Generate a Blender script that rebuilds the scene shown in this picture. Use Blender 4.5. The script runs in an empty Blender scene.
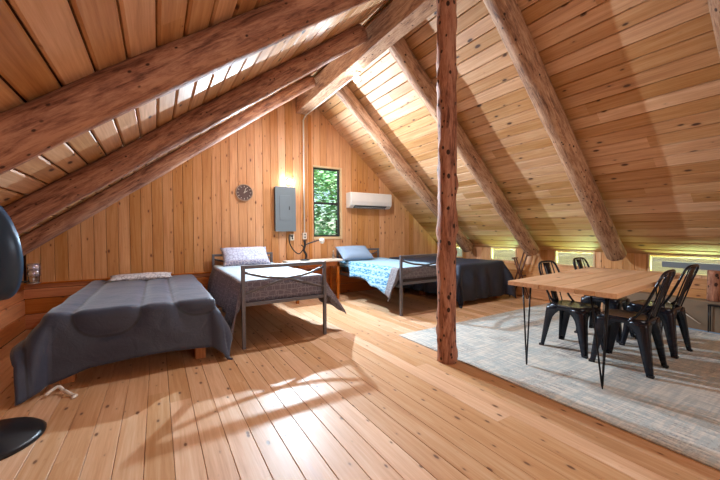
import bpy, bmesh, math, random
from mathutils import Vector, Matrix, noise
PI = math.pi
random.seed(7)
scn = bpy.context.scene
C = scn.collection

# ------------------------------------------------------------------ camera
YAW, PITCH, ROLL, FPX, CAMH = 0.5504, -0.02357, -0.00694, 330.5, 1.2
cam_d = bpy.data.cameras.new('camera')
cam_d.sensor_width = 36; cam_d.lens = FPX / 720 * 36; cam_d.clip_start = 0.02
cam = bpy.data.objects.new('camera', cam_d); C.objects.link(cam)
f = Vector((math.sin(YAW)*math.cos(PITCH), math.cos(YAW)*math.cos(PITCH), math.sin(PITCH)))
r = Vector((math.cos(YAW), -math.sin(YAW), 0)); u = r.cross(f)
r2 = r*math.cos(ROLL) + u*math.sin(ROLL); u2 = -r*math.sin(ROLL) + u*math.cos(ROLL)
m = Matrix((r2, u2, -f)).transposed().to_4x4(); m.translation = (0, 0, CAMH)
cam.matrix_world = m
scn.camera = cam
scn.view_settings.view_transform = 'Standard'
scn.view_settings.look = 'None'
scn.view_settings.exposure = 0.30
scn.view_settings.gamma = 1.0
scn.view_settings.use_curve_mapping = False

# ------------------------------------------------------------------ world + lights
w = bpy.data.worlds.new('world'); scn.world = w; w.use_nodes = True
wn = w.node_tree.nodes; wl = w.node_tree.links
bg = wn['Background']
sky = wn.new('ShaderNodeTexSky'); sky.sky_type = 'NISHITA'; sky.sun_disc = False
sky.sun_elevation = math.radians(50); sky.sun_rotation = math.radians(200)
wl.new(sky.outputs[0], bg.inputs[0]); bg.inputs[1].default_value = 0.2

def area(name, loc, target, sx, sy, power, col):
    d = bpy.data.lights.new(name, 'AREA'); d.shape = 'RECTANGLE'; d.size = sx; d.size_y = sy
    d.energy = power; d.color = col
    o = bpy.data.objects.new(name, d); C.objects.link(o); o.location = loc
    o.rotation_euler = (Vector(target)-Vector(loc)).to_track_quat('-Z', 'Y').to_euler()
    return o
W_WALL, W_RIDGE, W_FILL, W_BEAM, W_WIN = 90.0, 100.0, 56.0, 175.0, 95.0
W_RBEAM = 62.0
area('added_fill_behind_camera', (2.1, -2.9, 1.9), (2.3, 3.0, 1.3), 2.6, 1.6, W_FILL, (1.0, 0.94, 0.88))  # warm soft fill added behind the camera; the rear wall has no window
for yy in (5.25, 4.0, 2.72, 1.38):
    area('daylight_through_low_window', (5.93, yy, 0.43), (5.35, yy, 0.85), 0.55, 0.10, W_WIN, (0.66, 1.0, 0.45))
# the wall lamp throws a hard cool beam into the room
wl_ = area('wall_lamp_beam', (2.02, 5.578, 2.10), (1.95, 3.2, 1.95), 0.07, 0.07, W_BEAM, (0.66, 0.85, 1.0)); wl_.data.shape = 'DISK'
rl_ = area('ceiling_lamp_light', (2.32, 3.84, 3.20), (2.33, 3.84, 1.0), 0.07, 0.07, W_RBEAM, (0.88, 0.93, 1.0)); rl_.data.shape = 'DISK'

sun_d = bpy.data.lights.new('sun', 'SUN'); sun_d.energy = 13.0; sun_d.angle = 0.01
sun = bpy.data.objects.new('sun', sun_d); C.objects.link(sun)
sun.rotation_euler = Vector((-0.12, 0.75, -0.8)).to_track_quat('-Z', 'Y').to_euler()

# ------------------------------------------------------------------ helpers
def lin(c):
    return tuple((x/12.92 if x <= 0.04045 else ((x+0.055)/1.055)**2.4) for x in [v/255 for v in c]) + (1.0,)

def link(name, bm, mat, parent=None, smooth=False, bev=0):
    me = bpy.data.meshes.new(name); bm.to_mesh(me); bm.free()
    o = bpy.data.objects.new(name, me); C.objects.link(o)
    for mm in (mat if isinstance(mat, (list, tuple)) else [mat]): me.materials.append(mm)
    if smooth:
        for p in me.polygons: p.use_smooth = True
    if bev:
        b = o.modifiers.new('bevel', 'BEVEL'); b.width = bev; b.segments = 2; b.limit_method = 'ANGLE'
    if parent: o.parent = parent
    return o

def tag(o, label, cat, group=None, kind=None):
    o['label'] = label; o['category'] = cat
    if group: o['group'] = group
    if kind: o['kind'] = kind
    return o

def struct(o):
    o['kind'] = 'structure'; return o

def thing(name, label, cat, loc=(0, 0, 0), rz=0, group=None):
    o = bpy.data.objects.new(name, None); C.objects.link(o); o.empty_display_size = 0.1
    o.location = loc; o.rotation_euler = (0, 0, rz)
    return tag(o, label, cat, group)

def copy_tree(o, parent=None):
    c = o.copy(); C.objects.link(c); c.parent = parent
    for ch in list(o.children): copy_tree(ch, c)
    return c

def box(bm, x0, x1, y0, y1, z0, z1, M=None, mi=0):
    vs = [bm.verts.new((x, y, z)) for z in (z0, z1) for (x, y) in ((x0, y0), (x1, y0), (x1, y1), (x0, y1))]
    fs = [(0, 3, 2, 1), (4, 5, 6, 7), (0, 1, 5, 4), (1, 2, 6, 5), (2, 3, 7, 6), (3, 0, 4, 7)]
    for q in fs:
        ff = bm.faces.new([vs[i] for i in q]); ff.material_index = mi
    if M: bmesh.ops.transform(bm, matrix=M, verts=vs)
    return vs

def tube(bm, pts, rad, n=10, caps=True, mi=0):
    pts = [Vector(p) for p in pts]; rings = []
    rads = rad if isinstance(rad, (list, tuple)) else [rad]*len(pts)
    up = None
    for i, p in enumerate(pts):
        t = (pts[min(i+1, len(pts)-1)] - pts[max(i-1, 0)]).normalized()
        if up is None:
            up = Vector((0, 0, 1)) if abs(t.z) < 0.9 else Vector((1, 0, 0))
        a = t.cross(up)
        if a.length < 1e-4: a = t.cross(Vector((0, 1, 0)))
        a.normalize(); b = a.cross(t).normalized(); up = b
        rings.append([bm.verts.new(p + rads[i]*(math.cos(k*2*PI/n)*a + math.sin(k*2*PI/n)*b)) for k in range(n)])
    for i in range(len(rings)-1):
        for k in range(n):
            bm.faces.new((rings[i][k], rings[i][(k+1) % n], rings[i+1][(k+1) % n], rings[i+1][k])).material_index = mi
    if caps:
        bm.faces.new(rings[0][::-1]).material_index = mi; bm.faces.new(rings[-1]).material_index = mi
    return rings

def lathe(bm, prof, n=32, M=None, mi=0):
    rings = []
    for (rr, z) in prof:
        rings.append([bm.verts.new((max(rr, 1e-4)*math.cos(k*2*PI/n), max(rr, 1e-4)*math.sin(k*2*PI/n), z)) for k in range(n)])
    for i in range(len(rings)-1):
        for k in range(n):
            bm.faces.new((rings[i][k], rings[i][(k+1) % n], rings[i+1][(k+1) % n], rings[i+1][k])).material_index = mi
    bm.faces.new(rings[0][::-1]).material_index = mi; bm.faces.new(rings[-1]).material_index = mi
    vs = [v for rg in rings for v in rg]
    if M: bmesh.ops.transform(bm, matrix=M, verts=vs)
    return vs

def smoothpath(pts, k=6):
    pts = [Vector(p) for p in pts]; out = []
    for i in range(len(pts)-1):
        p0 = pts[max(i-1, 0)]; p1 = pts[i]; p2 = pts[i+1]; p3 = pts[min(i+2, len(pts)-1)]
        for j in range(k):
            t = j/k
            out.append(0.5*((2*p1) + (p2-p0)*t + (2*p0-5*p1+4*p2-p3)*t*t + (3*p1-p0-3*p2+p3)*t**3))
    out.append(pts[-1]); return out

# ------------------------------------------------------------------ materials
def newmat(name):
    mt = bpy.data.materials.new(name); mt.use_nodes = True
    nt = mt.node_tree; b = nt.nodes['Principled BSDF']
    return mt, nt, b
def N(nt, typ, **kw):
    n = nt.nodes.new(typ)
    for k, v in kw.items(): setattr(n, k, v)
    return n
def S(nt, sock, v):
    if hasattr(v, 'is_linked') or hasattr(v, 'links'): nt.links.new(v, sock)
    else: sock.default_value = v
def math_(nt, op, a, b=0.0, c=None):
    n = N(nt, 'ShaderNodeMath', operation=op); S(nt, n.inputs[0], a); S(nt, n.inputs[1], b)
    if c is not None: S(nt, n.inputs[2], c)
    return n.outputs[0]
def mix_(nt, fac, a, b, mode='MIX'):
    n = N(nt, 'ShaderNodeMix', data_type='RGBA', blend_type=mode)
    S(nt, n.inputs[0], fac); S(nt, n.inputs[6], a); S(nt, n.inputs[7], b)
    return n.outputs[2]
def ramp_(nt, fac, stops):
    n = N(nt, 'ShaderNodeValToRGB'); S(nt, n.inputs[0], fac); e = n.color_ramp.elements
    e[0].position, e[0].color = stops[0]; e[1].position, e[1].color = stops[-1]
    for p, c in stops[1:-1]:
        x = e.new(p); x.color = c
    return n.outputs[0]
def noise_(nt, vec, scale, detail=3, rough=0.5, dist=0.0):
    n = N(nt, 'ShaderNodeTexNoise'); nt.links.new(vec, n.inputs['Vector'])
    n.inputs['Scale'].default_value = scale; n.inputs['Detail'].default_value = detail
    n.inputs['Roughness'].default_value = rough; n.inputs['Distortion'].default_value = dist
    return n.outputs['Fac']
def mapping_(nt, vec, scale=(1, 1, 1), loc=(0, 0, 0)):
    n = N(nt, 'ShaderNodeMapping'); nt.links.new(vec, n.inputs['Vector'])
    n.inputs['Scale'].default_value = scale; n.inputs['Location'].default_value = loc
    return n.outputs[0]
def bump_(nt, b, h, strength, dist=0.01):
    n = N(nt, 'ShaderNodeBump'); n.inputs['Strength'].default_value = strength; n.inputs['Distance'].default_value = dist
    nt.links.new(h, n.inputs['Height']); nt.links.new(n.outputs[0], b.inputs['Normal'])

def plain(name, col, rough=0.5, metal=0.0, nscale=0, namt=0.15, bump=0.0, spec=0.5):
    mt, nt, b = newmat(name)
    b.inputs['Roughness'].default_value = rough; b.inputs['Metallic'].default_value = metal
    b.inputs['Specular IOR Level'].default_value = spec
    tc = N(nt, 'ShaderNodeTexCoord').outputs['Object']
    nz = noise_(nt, tc, nscale or 6.0, 4)
    c0 = lin(col); c1 = tuple(x*(1-namt) for x in c0[:3])+(1,)
    nt.links.new(mix_(nt, nz, c0, c1), b.inputs['Base Color'])
    if bump: bump_(nt, b, nz, bump, 0.004)
    return mt

def board_mat(name, light, mid, dark, knot, rough=0.5, knot_d=3.0, knot_r=0.075, vary=0.35, axis='Y', bump=0.25, spec=0.4):
    """knotty pine boards; grain runs along the object's local axis; per board value in attribute 'rnd'"""
    mt, nt, b = newmat(name)
    tc = N(nt, 'ShaderNodeTexCoord').outputs['Object']
    at = N(nt, 'ShaderNodeAttribute', attribute_name='rnd'); rnd = at.outputs['Fac']
    off = N(nt, 'ShaderNodeCombineXYZ')
    for i, k in enumerate((13.0, 31.0, 7.0)): S(nt, off.inputs[i], math_(nt, 'MULTIPLY', rnd, k))
    ad = N(nt, 'ShaderNodeVectorMath', operation='ADD'); nt.links.new(tc, ad.inputs[0]); nt.links.new(off.outputs[0], ad.inputs[1])
    v = ad.outputs[0]
    if axis == 'Z':   # bring grain axis to Y
        sp = N(nt, 'ShaderNodeSeparateXYZ'); nt.links.new(v, sp.inputs[0]); cb = N(nt, 'ShaderNodeCombineXYZ')
        nt.links.new(sp.outputs[0], cb.inputs[0]); nt.links.new(sp.outputs[2], cb.inputs[1]); nt.links.new(sp.outputs[1], cb.inputs[2]); v = cb.outputs[0]
    if axis == 'X':
        sp = N(nt, 'ShaderNodeSeparateXYZ'); nt.links.new(v, sp.inputs[0]); cb = N(nt, 'ShaderNodeCombineXYZ')
        nt.links.new(sp.outputs[1], cb.inputs[0]); nt.links.new(sp.outputs[0], cb.inputs[1]); nt.links.new(sp.outputs[2], cb.inputs[2]); v = cb.outputs[0]
    # knots: voronoi cells, only some cells carry a knot
    vk = mapping_(nt, v, (knot_d*1.9, knot_d*0.85, 0.0001))
    vo = N(nt, 'ShaderNodeTexVoronoi', voronoi_dimensions='2D', feature='F1'); nt.links.new(vk, vo.inputs['Vector'])
    vo.inputs['Scale'].default_value = 1.0
    sc = N(nt, 'ShaderNodeSeparateColor'); nt.links.new(vo.outputs['Color'], sc.inputs[0])
    rad = math_(nt, 'SUBTRACT', math_(nt, 'MULTIPLY', sc.outputs[0], knot_r*1.5), knot_r*0.55)
    kd = math_(nt, 'SUBTRACT', vo.outputs['Distance'], rad)
    kmask = ramp_(nt, math_(nt, 'MULTIPLY', kd, 6.0), [(0.0, (1, 1, 1, 1)), (0.16, (0.3, 0.3, 0.3, 1)), (0.5, (0, 0, 0, 1))])
    kcore = ramp_(nt, math_(nt, 'MULTIPLY', math_(nt, 'ADD', kd, 0.02), 12.0), [(0.0, (1, 1, 1, 1)), (0.5, (0, 0, 0, 1))])
    # grain, bent around knots
    wv = N(nt, 'ShaderNodeVectorMath', operation='ADD')
    sh = N(nt, 'ShaderNodeCombineXYZ'); S(nt, sh.inputs[0], math_(nt, 'MULTIPLY', kmask, 0.02)); nt.links.new(v, wv.inputs[0]); nt.links.new(sh.outputs[0], wv.inputs[1])
    g1 = noise_(nt, mapping_(nt, wv.outputs[0], (38, 1.6, 38)), 1.0, 4, 0.6, 0.6)
    g2 = noise_(nt, mapping_(nt, wv.outputs[0], (150, 5, 150)), 1.0, 2, 0.6)
    g3 = noise_(nt, mapping_(nt, v, (5, 0.9, 5)), 1.0, 2)
    g = math_(nt, 'ADD', math_(nt, 'MULTIPLY', g1, 0.55), math_(nt, 'ADD', math_(nt, 'MULTIPLY', g2, 0.2), math_(nt, 'MULTIPLY', g3, 0.3)))
    col = ramp_(nt, g, [(0.33, lin(dark)), (0.52, lin(mid)), (0.7, lin(light))])
    val = math_(nt, 'ADD', math_(nt, 'MULTIPLY', rnd, vary), 1.0-vary*0.5)
    hs = N(nt, 'ShaderNodeHueSaturation'); nt.links.new(col, hs.inputs['Color']); S(nt, hs.inputs['Value'], val)
    S(nt, hs.inputs['Saturation'], math_(nt, 'SUBTRACT', 1.12, math_(nt, 'MULTIPLY', rnd, 0.22)))
    kc = mix_(nt, kmask, hs.outputs[0], mix_(nt, 0.55, hs.outputs[0], lin(knot)))
    kc = mix_(nt, kcore, kc, lin(knot))
    nt.links.new(kc, b.inputs['Base Color'])
    S(nt, b.inputs['Roughness'], math_(nt, 'ADD', math_(nt, 'MULTIPLY', g1, 0.15), rough-0.07))
    b.inputs['Specular IOR Level'].default_value = spec
    bump_(nt, b, math_(nt, 'SUBTRACT', g1, math_(nt, 'MULTIPLY', kcore, 0.5)), bump, 0.004)
    return mt

M_FLOOR = board_mat('floor pine', (222, 188, 154), (208, 164, 124), (186, 136, 96), (108, 70, 46), 0.42, 4.2, 0.075, 0.30, bump=0.12, spec=0.5)
M_WALL = board_mat('wall pine', (222, 172, 126), (206, 150, 101), (180, 121, 76), (108, 58, 34), 0.5, 3.6, 0.07, 0.34, bump=0.15)
M_WAIN = board_mat('wainscot pine', (208, 136, 86), (186, 112, 66), (160, 88, 48), (88, 42, 22), 0.5, 2.2, 0.06, 0.3, bump=0.15)
M_CEIL = board_mat('ceiling pine', (216, 174, 132), (198, 148, 103), (168, 116, 76), (80, 48, 30), 0.5, 2.9, 0.085, 0.36, bump=0.2)
M_TABLE = board_mat('table pine', (230, 194, 156), (216, 174, 134), (192, 146, 106), (124, 82, 54), 0.45, 1.6, 0.05, 0.3, axis='X', bump=0.1)
M_TRIM = board_mat('trim pine', (214, 158, 108), (196, 136, 88), (170, 108, 64), (96, 52, 30), 0.5, 1.5, 0.05, 0.2, axis='Z', bump=0.15)
M_LEGW = board_mat('raw lumber', (206, 150, 110), (186, 126, 88), (150, 96, 62), (96, 56, 36), 0.6, 2.0, 0.05, 0.2, axis='Z')

def log_mat(name, a, b_, c, knotcol, speck=0.5):
    mt, nt, b = newmat(name)
    tc = N(nt, 'ShaderNodeTexCoord').outputs['Object']
    oi = N(nt, 'ShaderNodeObjectInfo').outputs['Random']
    off = N(nt, 'ShaderNodeCombineXYZ'); S(nt, off.inputs[2], math_(nt, 'MULTIPLY', oi, 40.0))
    ad = N(nt, 'ShaderNodeVectorMath', operation='ADD'); nt.links.new(tc, ad.inputs[0]); nt.links.new(off.outputs[0], ad.inputs[1])
    v = ad.outputs[0]
    g1 = noise_(nt, mapping_(nt, v, (20, 20, 2.6)), 1.0, 7, 0.72, 1.6)
    g2 = noise_(nt, mapping_(nt, v, (90, 90, 9)), 1.0, 4, 0.7)
    g3 = noise_(nt, mapping_(nt, v, (7, 7, 1.8)), 1.0, 5, 0.7, 1.5)
    g = math_(nt, 'ADD', math_(nt, 'MULTIPLY', g1, 0.5), math_(nt, 'ADD', math_(nt, 'MULTIPLY', g2, 0.22), math_(nt, 'MULTIPLY', g3, 0.35)))
    col = ramp_(nt, g, [(0.43, lin(c)), (0.51, lin(b_)), (0.60, lin(a))])
    vo = N(nt, 'ShaderNodeTexVoronoi', feature='F1'); nt.links.new(mapping_(nt, v, (19, 19, 13)), vo.inputs['Vector']); vo.inputs['Scale'].default_value = 1.0
    sc = N(nt, 'ShaderNodeSeparateColor'); nt.links.new(vo.outputs['Color'], sc.inputs[0])
    kd = math_(nt, 'SUBTRACT', vo.outputs['Distance'], math_(nt, 'MULTIPLY', sc.outputs[0], 0.24*speck))
    km = ramp_(nt, math_(nt, 'MULTIPLY', kd, 5.0), [(0.0, (1, 1, 1, 1)), (0.4, (0, 0, 0, 1))])
    nt.links.new(mix_(nt, km, col, lin(knotcol)), b.inputs['Base Color'])
    b.inputs['Roughness'].default_value = 0.62
    b.inputs['Specular IOR Level'].default_value = 0.3
    bump_(nt, b, math_(nt, 'ADD', g, math_(nt, 'MULTIPLY', km, 0.2)), 0.55, 0.02)
    return mt
M_LOG = log_mat('peeled log', (186, 138, 110), (150, 102, 80), (98, 62, 48), (66, 42, 34), 0.45)
M_LOGR = log_mat('pale peeled log', (190, 150, 118), (154, 112, 84), (100, 70, 54), (66, 44, 34), 0.7)
M_POST = log_mat('knotty post', (184, 132, 106), (150, 98, 76), (96, 56, 42), (50, 28, 20), 1.15)

M_DARK = plain('dark gap', (70, 40, 24), 0.9)
M_IRON = plain('grey iron', (112, 112, 120), 0.45, 0.35, 20, 0.2)
M_BLACK = plain('black steel', (22, 27, 40), 0.25, 0.25, 12, 0.3)
M_HAIR = plain('black rod', (22, 22, 26), 0.4, 0.5)
M_WHITE = plain('white plastic', (236, 232, 224), 0.4)
M_WHITEP = plain('white paint', (226, 218, 204), 0.5)
M_PANEL = plain('grey enamel', (126, 142, 152), 0.42, 0.25, 5, 0.12)
M_PANELD = plain('dark enamel', (70, 78, 84), 0.5, 0.2)
M_FAN = plain('navy plastic', (54, 82, 112), 0.35, 0.2, 6, 0.25)
M_FANB = plain('black plastic', (26, 30, 38), 0.35, 0.1, 6, 0.25)
M_SILVER = plain('silver', (190, 192, 196), 0.25, 0.9)
M_GREYRAIL = plain('grey painted rail', (128, 138, 146), 0.5)
M_PLY = plain('weathered plywood', (128, 106, 84), 0.65, 0, 3, 0.3, 0.1)
M_MATT = plain('mattress ticking', (150, 146, 150), 0.8, 0, 30, 0.1)
M_BOXS = plain('dark box spring', (64, 58, 62), 0.85, 0, 30, 0.2)
M_WFRAME = plain('dark window frame', (38, 42, 44), 0.4)
M_CREAM = plain('cream trim', (226, 196, 152), 0.5)
M_CORD = plain('black cord', (24, 22, 24), 0.5)
M_SIDING = plain('cream siding', (240, 234, 220), 0.6)
M_DKWOOD = plain('brown easel wood', (104, 62, 42), 0.5, 0, 20, 0.3)
M_GRASS = plain('grass', (84, 112, 70), 0.9, 0, 9, 0.5)
M_BARK = plain('bark', (84, 70, 58), 0.9, 0, 12, 0.5)

def glass(name, col=(0.9, 0.95, 0.95, 1), rough=0.02, alpha_mix=0.85):
    mt, nt, b = newmat(name)
    out = nt.nodes['Material Output']; nt.nodes.remove(b)
    t = N(nt, 'ShaderNodeBsdfTransparent'); t.inputs[0].default_value = col
    g = N(nt, 'ShaderNodeBsdfGlossy'); g.inputs['Roughness'].default_value = rough; g.inputs[0].default_value = (1, 1, 1, 1)
    lw = N(nt, 'ShaderNodeLayerWeight'); lw.inputs[0].default_value = 0.25
    mx = N(nt, 'ShaderNodeMixShader'); nt.links.new(math_(nt, 'MULTIPLY_ADD', lw.outputs['Fresnel'], 0.8, 1-alpha_mix-0.05), mx.inputs[0])
    nt.links.new(t.outputs[0], mx.inputs[1]); nt.links.new(g.outputs[0], mx.inputs[2]); nt.links.new(mx.outputs[0], out.inputs[0])
    return mt
M_GLASS = glass('window glass', (0.93, 0.97, 0.96, 1), 0.02, 0.93)
M_JAR = glass('jar glass', (0.8, 0.84, 0.86, 1), 0.08, 0.7)

def leaf_mat():
    mt, nt, b = newmat('leaves')
    at = N(nt, 'ShaderNodeAttribute', attribute_name='rnd').outputs['Fac']
    nt.links.new(ramp_(nt, at, [(0, lin((70, 130, 84))), (0.5, lin((130, 190, 130))), (1, lin((210, 236, 190)))]), b.inputs['Base Color'])
    b.inputs['Roughness'].default_value = 0.6
    return mt
M_LEAF = leaf_mat()

def bulb_mat(name, col, st):
    mt, nt, b = newmat(name); b.inputs['Base Color'].default_value = (1, 1, 1, 1)
    b.inputs['Emission Color'].default_value = col; b.inputs['Emission Strength'].default_value = st
    return mt

def comforter_mat():
    mt, nt, b = newmat('slate comforter')
    tc = N(nt, 'ShaderNodeTexCoord').outputs['Object']
    n1 = noise_(nt, tc, 60, 2); n2 = noise_(nt, tc, 3, 3)
    sm_ = math_(nt, 'ABSOLUTE', N(nt, 'ShaderNodeAttribute', attribute_name='seam').outputs['Fac'])
    ln = ramp_(nt, math_(nt, 'MULTIPLY', sm_, 20.0), [(0.0, (1, 1, 1, 1)), (0.13, (0.8, 0.8, 0.8, 1)), (0.30, (0, 0, 0, 1))])
    nt.links.new(mix_(nt, math_(nt, 'MULTIPLY', ln, 0.7), mix_(nt, n2, lin((58, 68, 92)), lin((46, 55, 77))), lin((26, 30, 42))), b.inputs['Base Color'])
    b.inputs['Roughness'].default_value = 0.55
    b.inputs['Sheen Weight'].default_value = 0.25
    bump_(nt, b, math_(nt, 'ADD', math_(nt, 'MULTIPLY', n1, 0.15), noise_(nt, mapping_(nt, tc, (1, 1, 1)), 9, 4, 0.55, 0.8)), 0.35, 0.02)
    return mt
M_COMF = comforter_mat()
def comforter2_mat():
    mt, nt, b = newmat('navy comforter')
    tc = N(nt, 'ShaderNodeTexCoord').outputs['Object']
    n2 = noise_(nt, tc, 3, 3)
    nt.links.new(mix_(nt, n2, lin((42, 52, 72)), lin((32, 40, 58))), b.inputs['Base Color'])
    b.inputs['Roughness'].default_value = 0.6
    bump_(nt, b, noise_(nt, tc, 9, 4, 0.55, 0.8), 0.4, 0.02)
    return mt
M_COMF2 = comforter2_mat()

def spread_mat(name, field, fieldline, border, borderline, x0, x1, y0, teal=None):
    """woven bedspread: pale quilted centre, patterned border; coordinates from UV in metres (bed plane, unfolded)"""
    mt, nt, b = newmat(name)
    uv = N(nt, 'ShaderNodeUVMap', uv_map='UVMap').outputs[0]
    sp = N(nt, 'ShaderNodeSeparateXYZ'); nt.links.new(uv, sp.inputs[0]); X, Y = sp.outputs[0], sp.outputs[1]
    # greek-key-like weave: distance lines of a square voronoi + brick
    br = N(nt, 'ShaderNodeTexBrick'); nt.links.new(uv, br.inputs['Vector'])
    br.inputs['Scale'].default_value = 1.0; br.inputs['Brick Width'].default_value = 0.085; br.inputs['Row Height'].default_value = 0.055
    br.inputs['Mortar Size'].default_value = 0.003; br.inputs['Mortar Smooth'].default_value = 0.3
    vo = N(nt, 'ShaderNodeTexVoronoi', voronoi_dimensions='2D', feature='DISTANCE_TO_EDGE', distance='EUCLIDEAN') if False else N(nt, 'ShaderNodeTexVoronoi', voronoi_dimensions='2D', feature='DISTANCE_TO_EDGE')
    nt.links.new(uv, vo.inputs['Vector']); vo.inputs['Scale'].default_value = 15
    vl = ramp_(nt, vo.outputs['Distance'], [(0.02, (1, 1, 1, 1)), (0.06, (0, 0, 0, 1))])
    lines = math_(nt, 'MAXIMUM', math_(nt, 'MULTIPLY', br.outputs['Fac'], 0.8), math_(nt, 'MULTIPLY', vl, 0.7))
    bcol = mix_(nt, lines, lin(border), lin(borderline))
    n2 = noise_(nt, mapping_(nt, uv, (1, 1, 1)), 14, 4, 0.6)
    bcol = mix_(nt, math_(nt, 'MULTIPLY', n2, 0.5), bcol, tuple(x*0.6 for x in lin(border)[:3])+(1,))
    # thin dark seams on the pale field
    fx = math_(nt, 'ABSOLUTE', math_(nt, 'SUBTRACT', math_(nt, 'MODULO', math_(nt, 'ADD', X, 10.0), 0.33), 0.165))
    seam = math_(nt, 'LESS_THAN', fx, 0.006)
    fcol = mix_(nt, math_(nt, 'MULTIPLY', seam, 0.7), lin(field), lin(fieldline))
    fcol = mix_(nt, math_(nt, 'MULTIPLY', math_(nt, 'MULTIPLY', lines, n2), 0.35), fcol, lin(fieldline))
    inx = math_(nt, 'MULTIPLY', math_(nt, 'GREATER_THAN', X, x0), math_(nt, 'LESS_THAN', X, x1))
    ins = math_(nt, 'MULTIPLY', inx, math_(nt, 'GREATER_THAN', Y, y0))
    if teal:
        ik = noise_(nt, mapping_(nt, uv, (60, 16, 1)), 1.0, 3, 0.6, 0.7)
        row = math_(nt, 'ABSOLUTE', math_(nt, 'SUBTRACT', math_(nt, 'MODULO', math_(nt, 'ADD', X, 10.0), 0.11), 0.055))
        ikm = math_(nt, 'MULTIPLY', math_(nt, 'GREATER_THAN', ik, 0.5), math_(nt, 'LESS_THAN', row, 0.042))
        tcol = mix_(nt, ikm, lin(field), lin(teal))
        tside = math_(nt, 'MULTIPLY', math_(nt, 'LESS_THAN', X, x0+0.02), math_(nt, 'GREATER_THAN', Y, y0+0.12))
        bcol = mix_(nt, tside, bcol, tcol)
    nt.links.new(mix_(nt, ins, bcol, fcol), b.inputs['Base Color'])
    b.inputs['Roughness'].default_value = 0.75
    bump_(nt, b, math_(nt, 'ADD', lines, n2), 0.3, 0.006)
    return mt

def pillow_mat(name, base, line, border, stripes):
    mt, nt, b = newmat(name)
    tc = N(nt, 'ShaderNodeTexCoord').outputs['Object']
    sp = N(nt, 'ShaderNodeSeparateXYZ'); nt.links.new(tc, sp.inputs[0])
    vo = N(nt, 'ShaderNodeTexVoronoi', feature='DISTANCE_TO_EDGE'); nt.links.new(tc, vo.inputs['Vector']); vo.inputs['Scale'].default_value = 22
    vl = ramp_(nt, vo.outputs['Distance'], [(0.03, (1, 1, 1, 1)), (0.10, (0, 0, 0, 1))])
    c = mix_(nt, math_(nt, 'MULTIPLY', vl, 0.7 if not stripes else 0.15), lin(base), lin(line))
    if stripes:
        wv = math_(nt, 'GREATER_THAN', math_(nt, 'SINE', math_(nt, 'MULTIPLY', sp.outputs[0], 150.0)), 0.2)
        c = mix_(nt, math_(nt, 'MULTIPLY', wv, 0.3), c, lin(line))
    bd = math_(nt, 'LESS_THAN', sp.outputs[1], border)
    c = mix_(nt, math_(nt, 'MULTIPLY', bd, 0.75), c, mix_(nt, vl, lin(line), lin((206, 200, 204))))
    nt.links.new(c, b.inputs['Base Color']); b.inputs['Roughness'].default_value = 0.8
    return mt

def rug_mat():
    mt, nt, b = newmat('distressed rug')
    tc = N(nt, 'ShaderNodeTexCoord').outputs['Object']
    sp = N(nt, 'ShaderNodeSeparateXYZ'); nt.links.new(tc, sp.inputs[0])
    big = noise_(nt, mapping_(nt, tc, (0.9, 1.6, 1)), 1.2, 4, 0.6, 0.6)
    st = noise_(nt, mapping_(nt, tc, (3.0, 34, 1)), 1.0, 4, 0.65, 0.3)
    st2 = noise_(nt, mapping_(nt, tc, (42, 5.0, 1)), 1.0, 3, 0.6)
    sp1 = noise_(nt, tc, 70, 3, 0.7)
    base = ramp_(nt, big, [(0.32, lin((196, 190, 180))), (0.47, lin((168, 180, 182))), (0.56, lin((186, 194, 192))), (0.70, lin((176, 168, 160)))])
    # faded brown bands towards the window side
    xb = math_(nt, 'MULTIPLY', math_(nt, 'SUBTRACT', sp.outputs[0], 3.25), 1.3)
    yb = math_(nt, 'MULTIPLY', math_(nt, 'SUBTRACT', 1.25, sp.outputs[1]), 0.5)
    bm_ = math_(nt, 'ADD', math_(nt, 'ADD', xb, yb), math_(nt, 'MULTIPLY', math_(nt, 'SUBTRACT', st, 0.5), 2.6))
    bmk = ramp_(nt, bm_, [(0.25, (0, 0, 0, 1)), (0.75, (1, 1, 1, 1))])
    base = mix_(nt, math_(nt, 'MULTIPLY', bmk, 0.75), base, lin((150, 122, 112)))
    dk = ramp_(nt, math_(nt, 'ADD', math_(nt, 'MULTIPLY', big, 0.55), math_(nt, 'MULTIPLY', math_(nt, 'ADD', st, sp1), 0.28)), [(0.54, (0, 0, 0, 1)), (0.62, (1, 1, 1, 1))])
    base = mix_(nt, math_(nt, 'MULTIPLY', dk, 0.85), base, lin((116, 116, 120)))
    wv = math_(nt, 'ADD', math_(nt, 'MULTIPLY', st2, 0.5), math_(nt, 'MULTIPLY', st, 0.5))
    base = mix_(nt, ramp_(nt, wv, [(0.45, (0, 0, 0, 1)), (0.58, (0.8, 0.8, 0.8, 1))]), base, lin((222, 218, 208)))
    nt.links.new(base, b.inputs['Base Color']); b.inputs['Roughness'].default_value = 0.95
    bump_(nt, b, math_(nt, 'ADD', sp1, wv), 0.6, 0.006)
    return mt
M_RUG = rug_mat()
M_RUGB = plain('pale blue binding', (130, 164, 196), 0.9)

# ------------------------------------------------------------------ geometry constants of the room
XL, XR, XC, YG, YB = -1.43, 5.70, 2.27, 5.72, -3.2
ZP, SL, SR = 3.79, 0.75, 0.85
def roofz(x): return ZP - (SL*(XC-x) if x < XC else SR*(x-XC))

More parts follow.
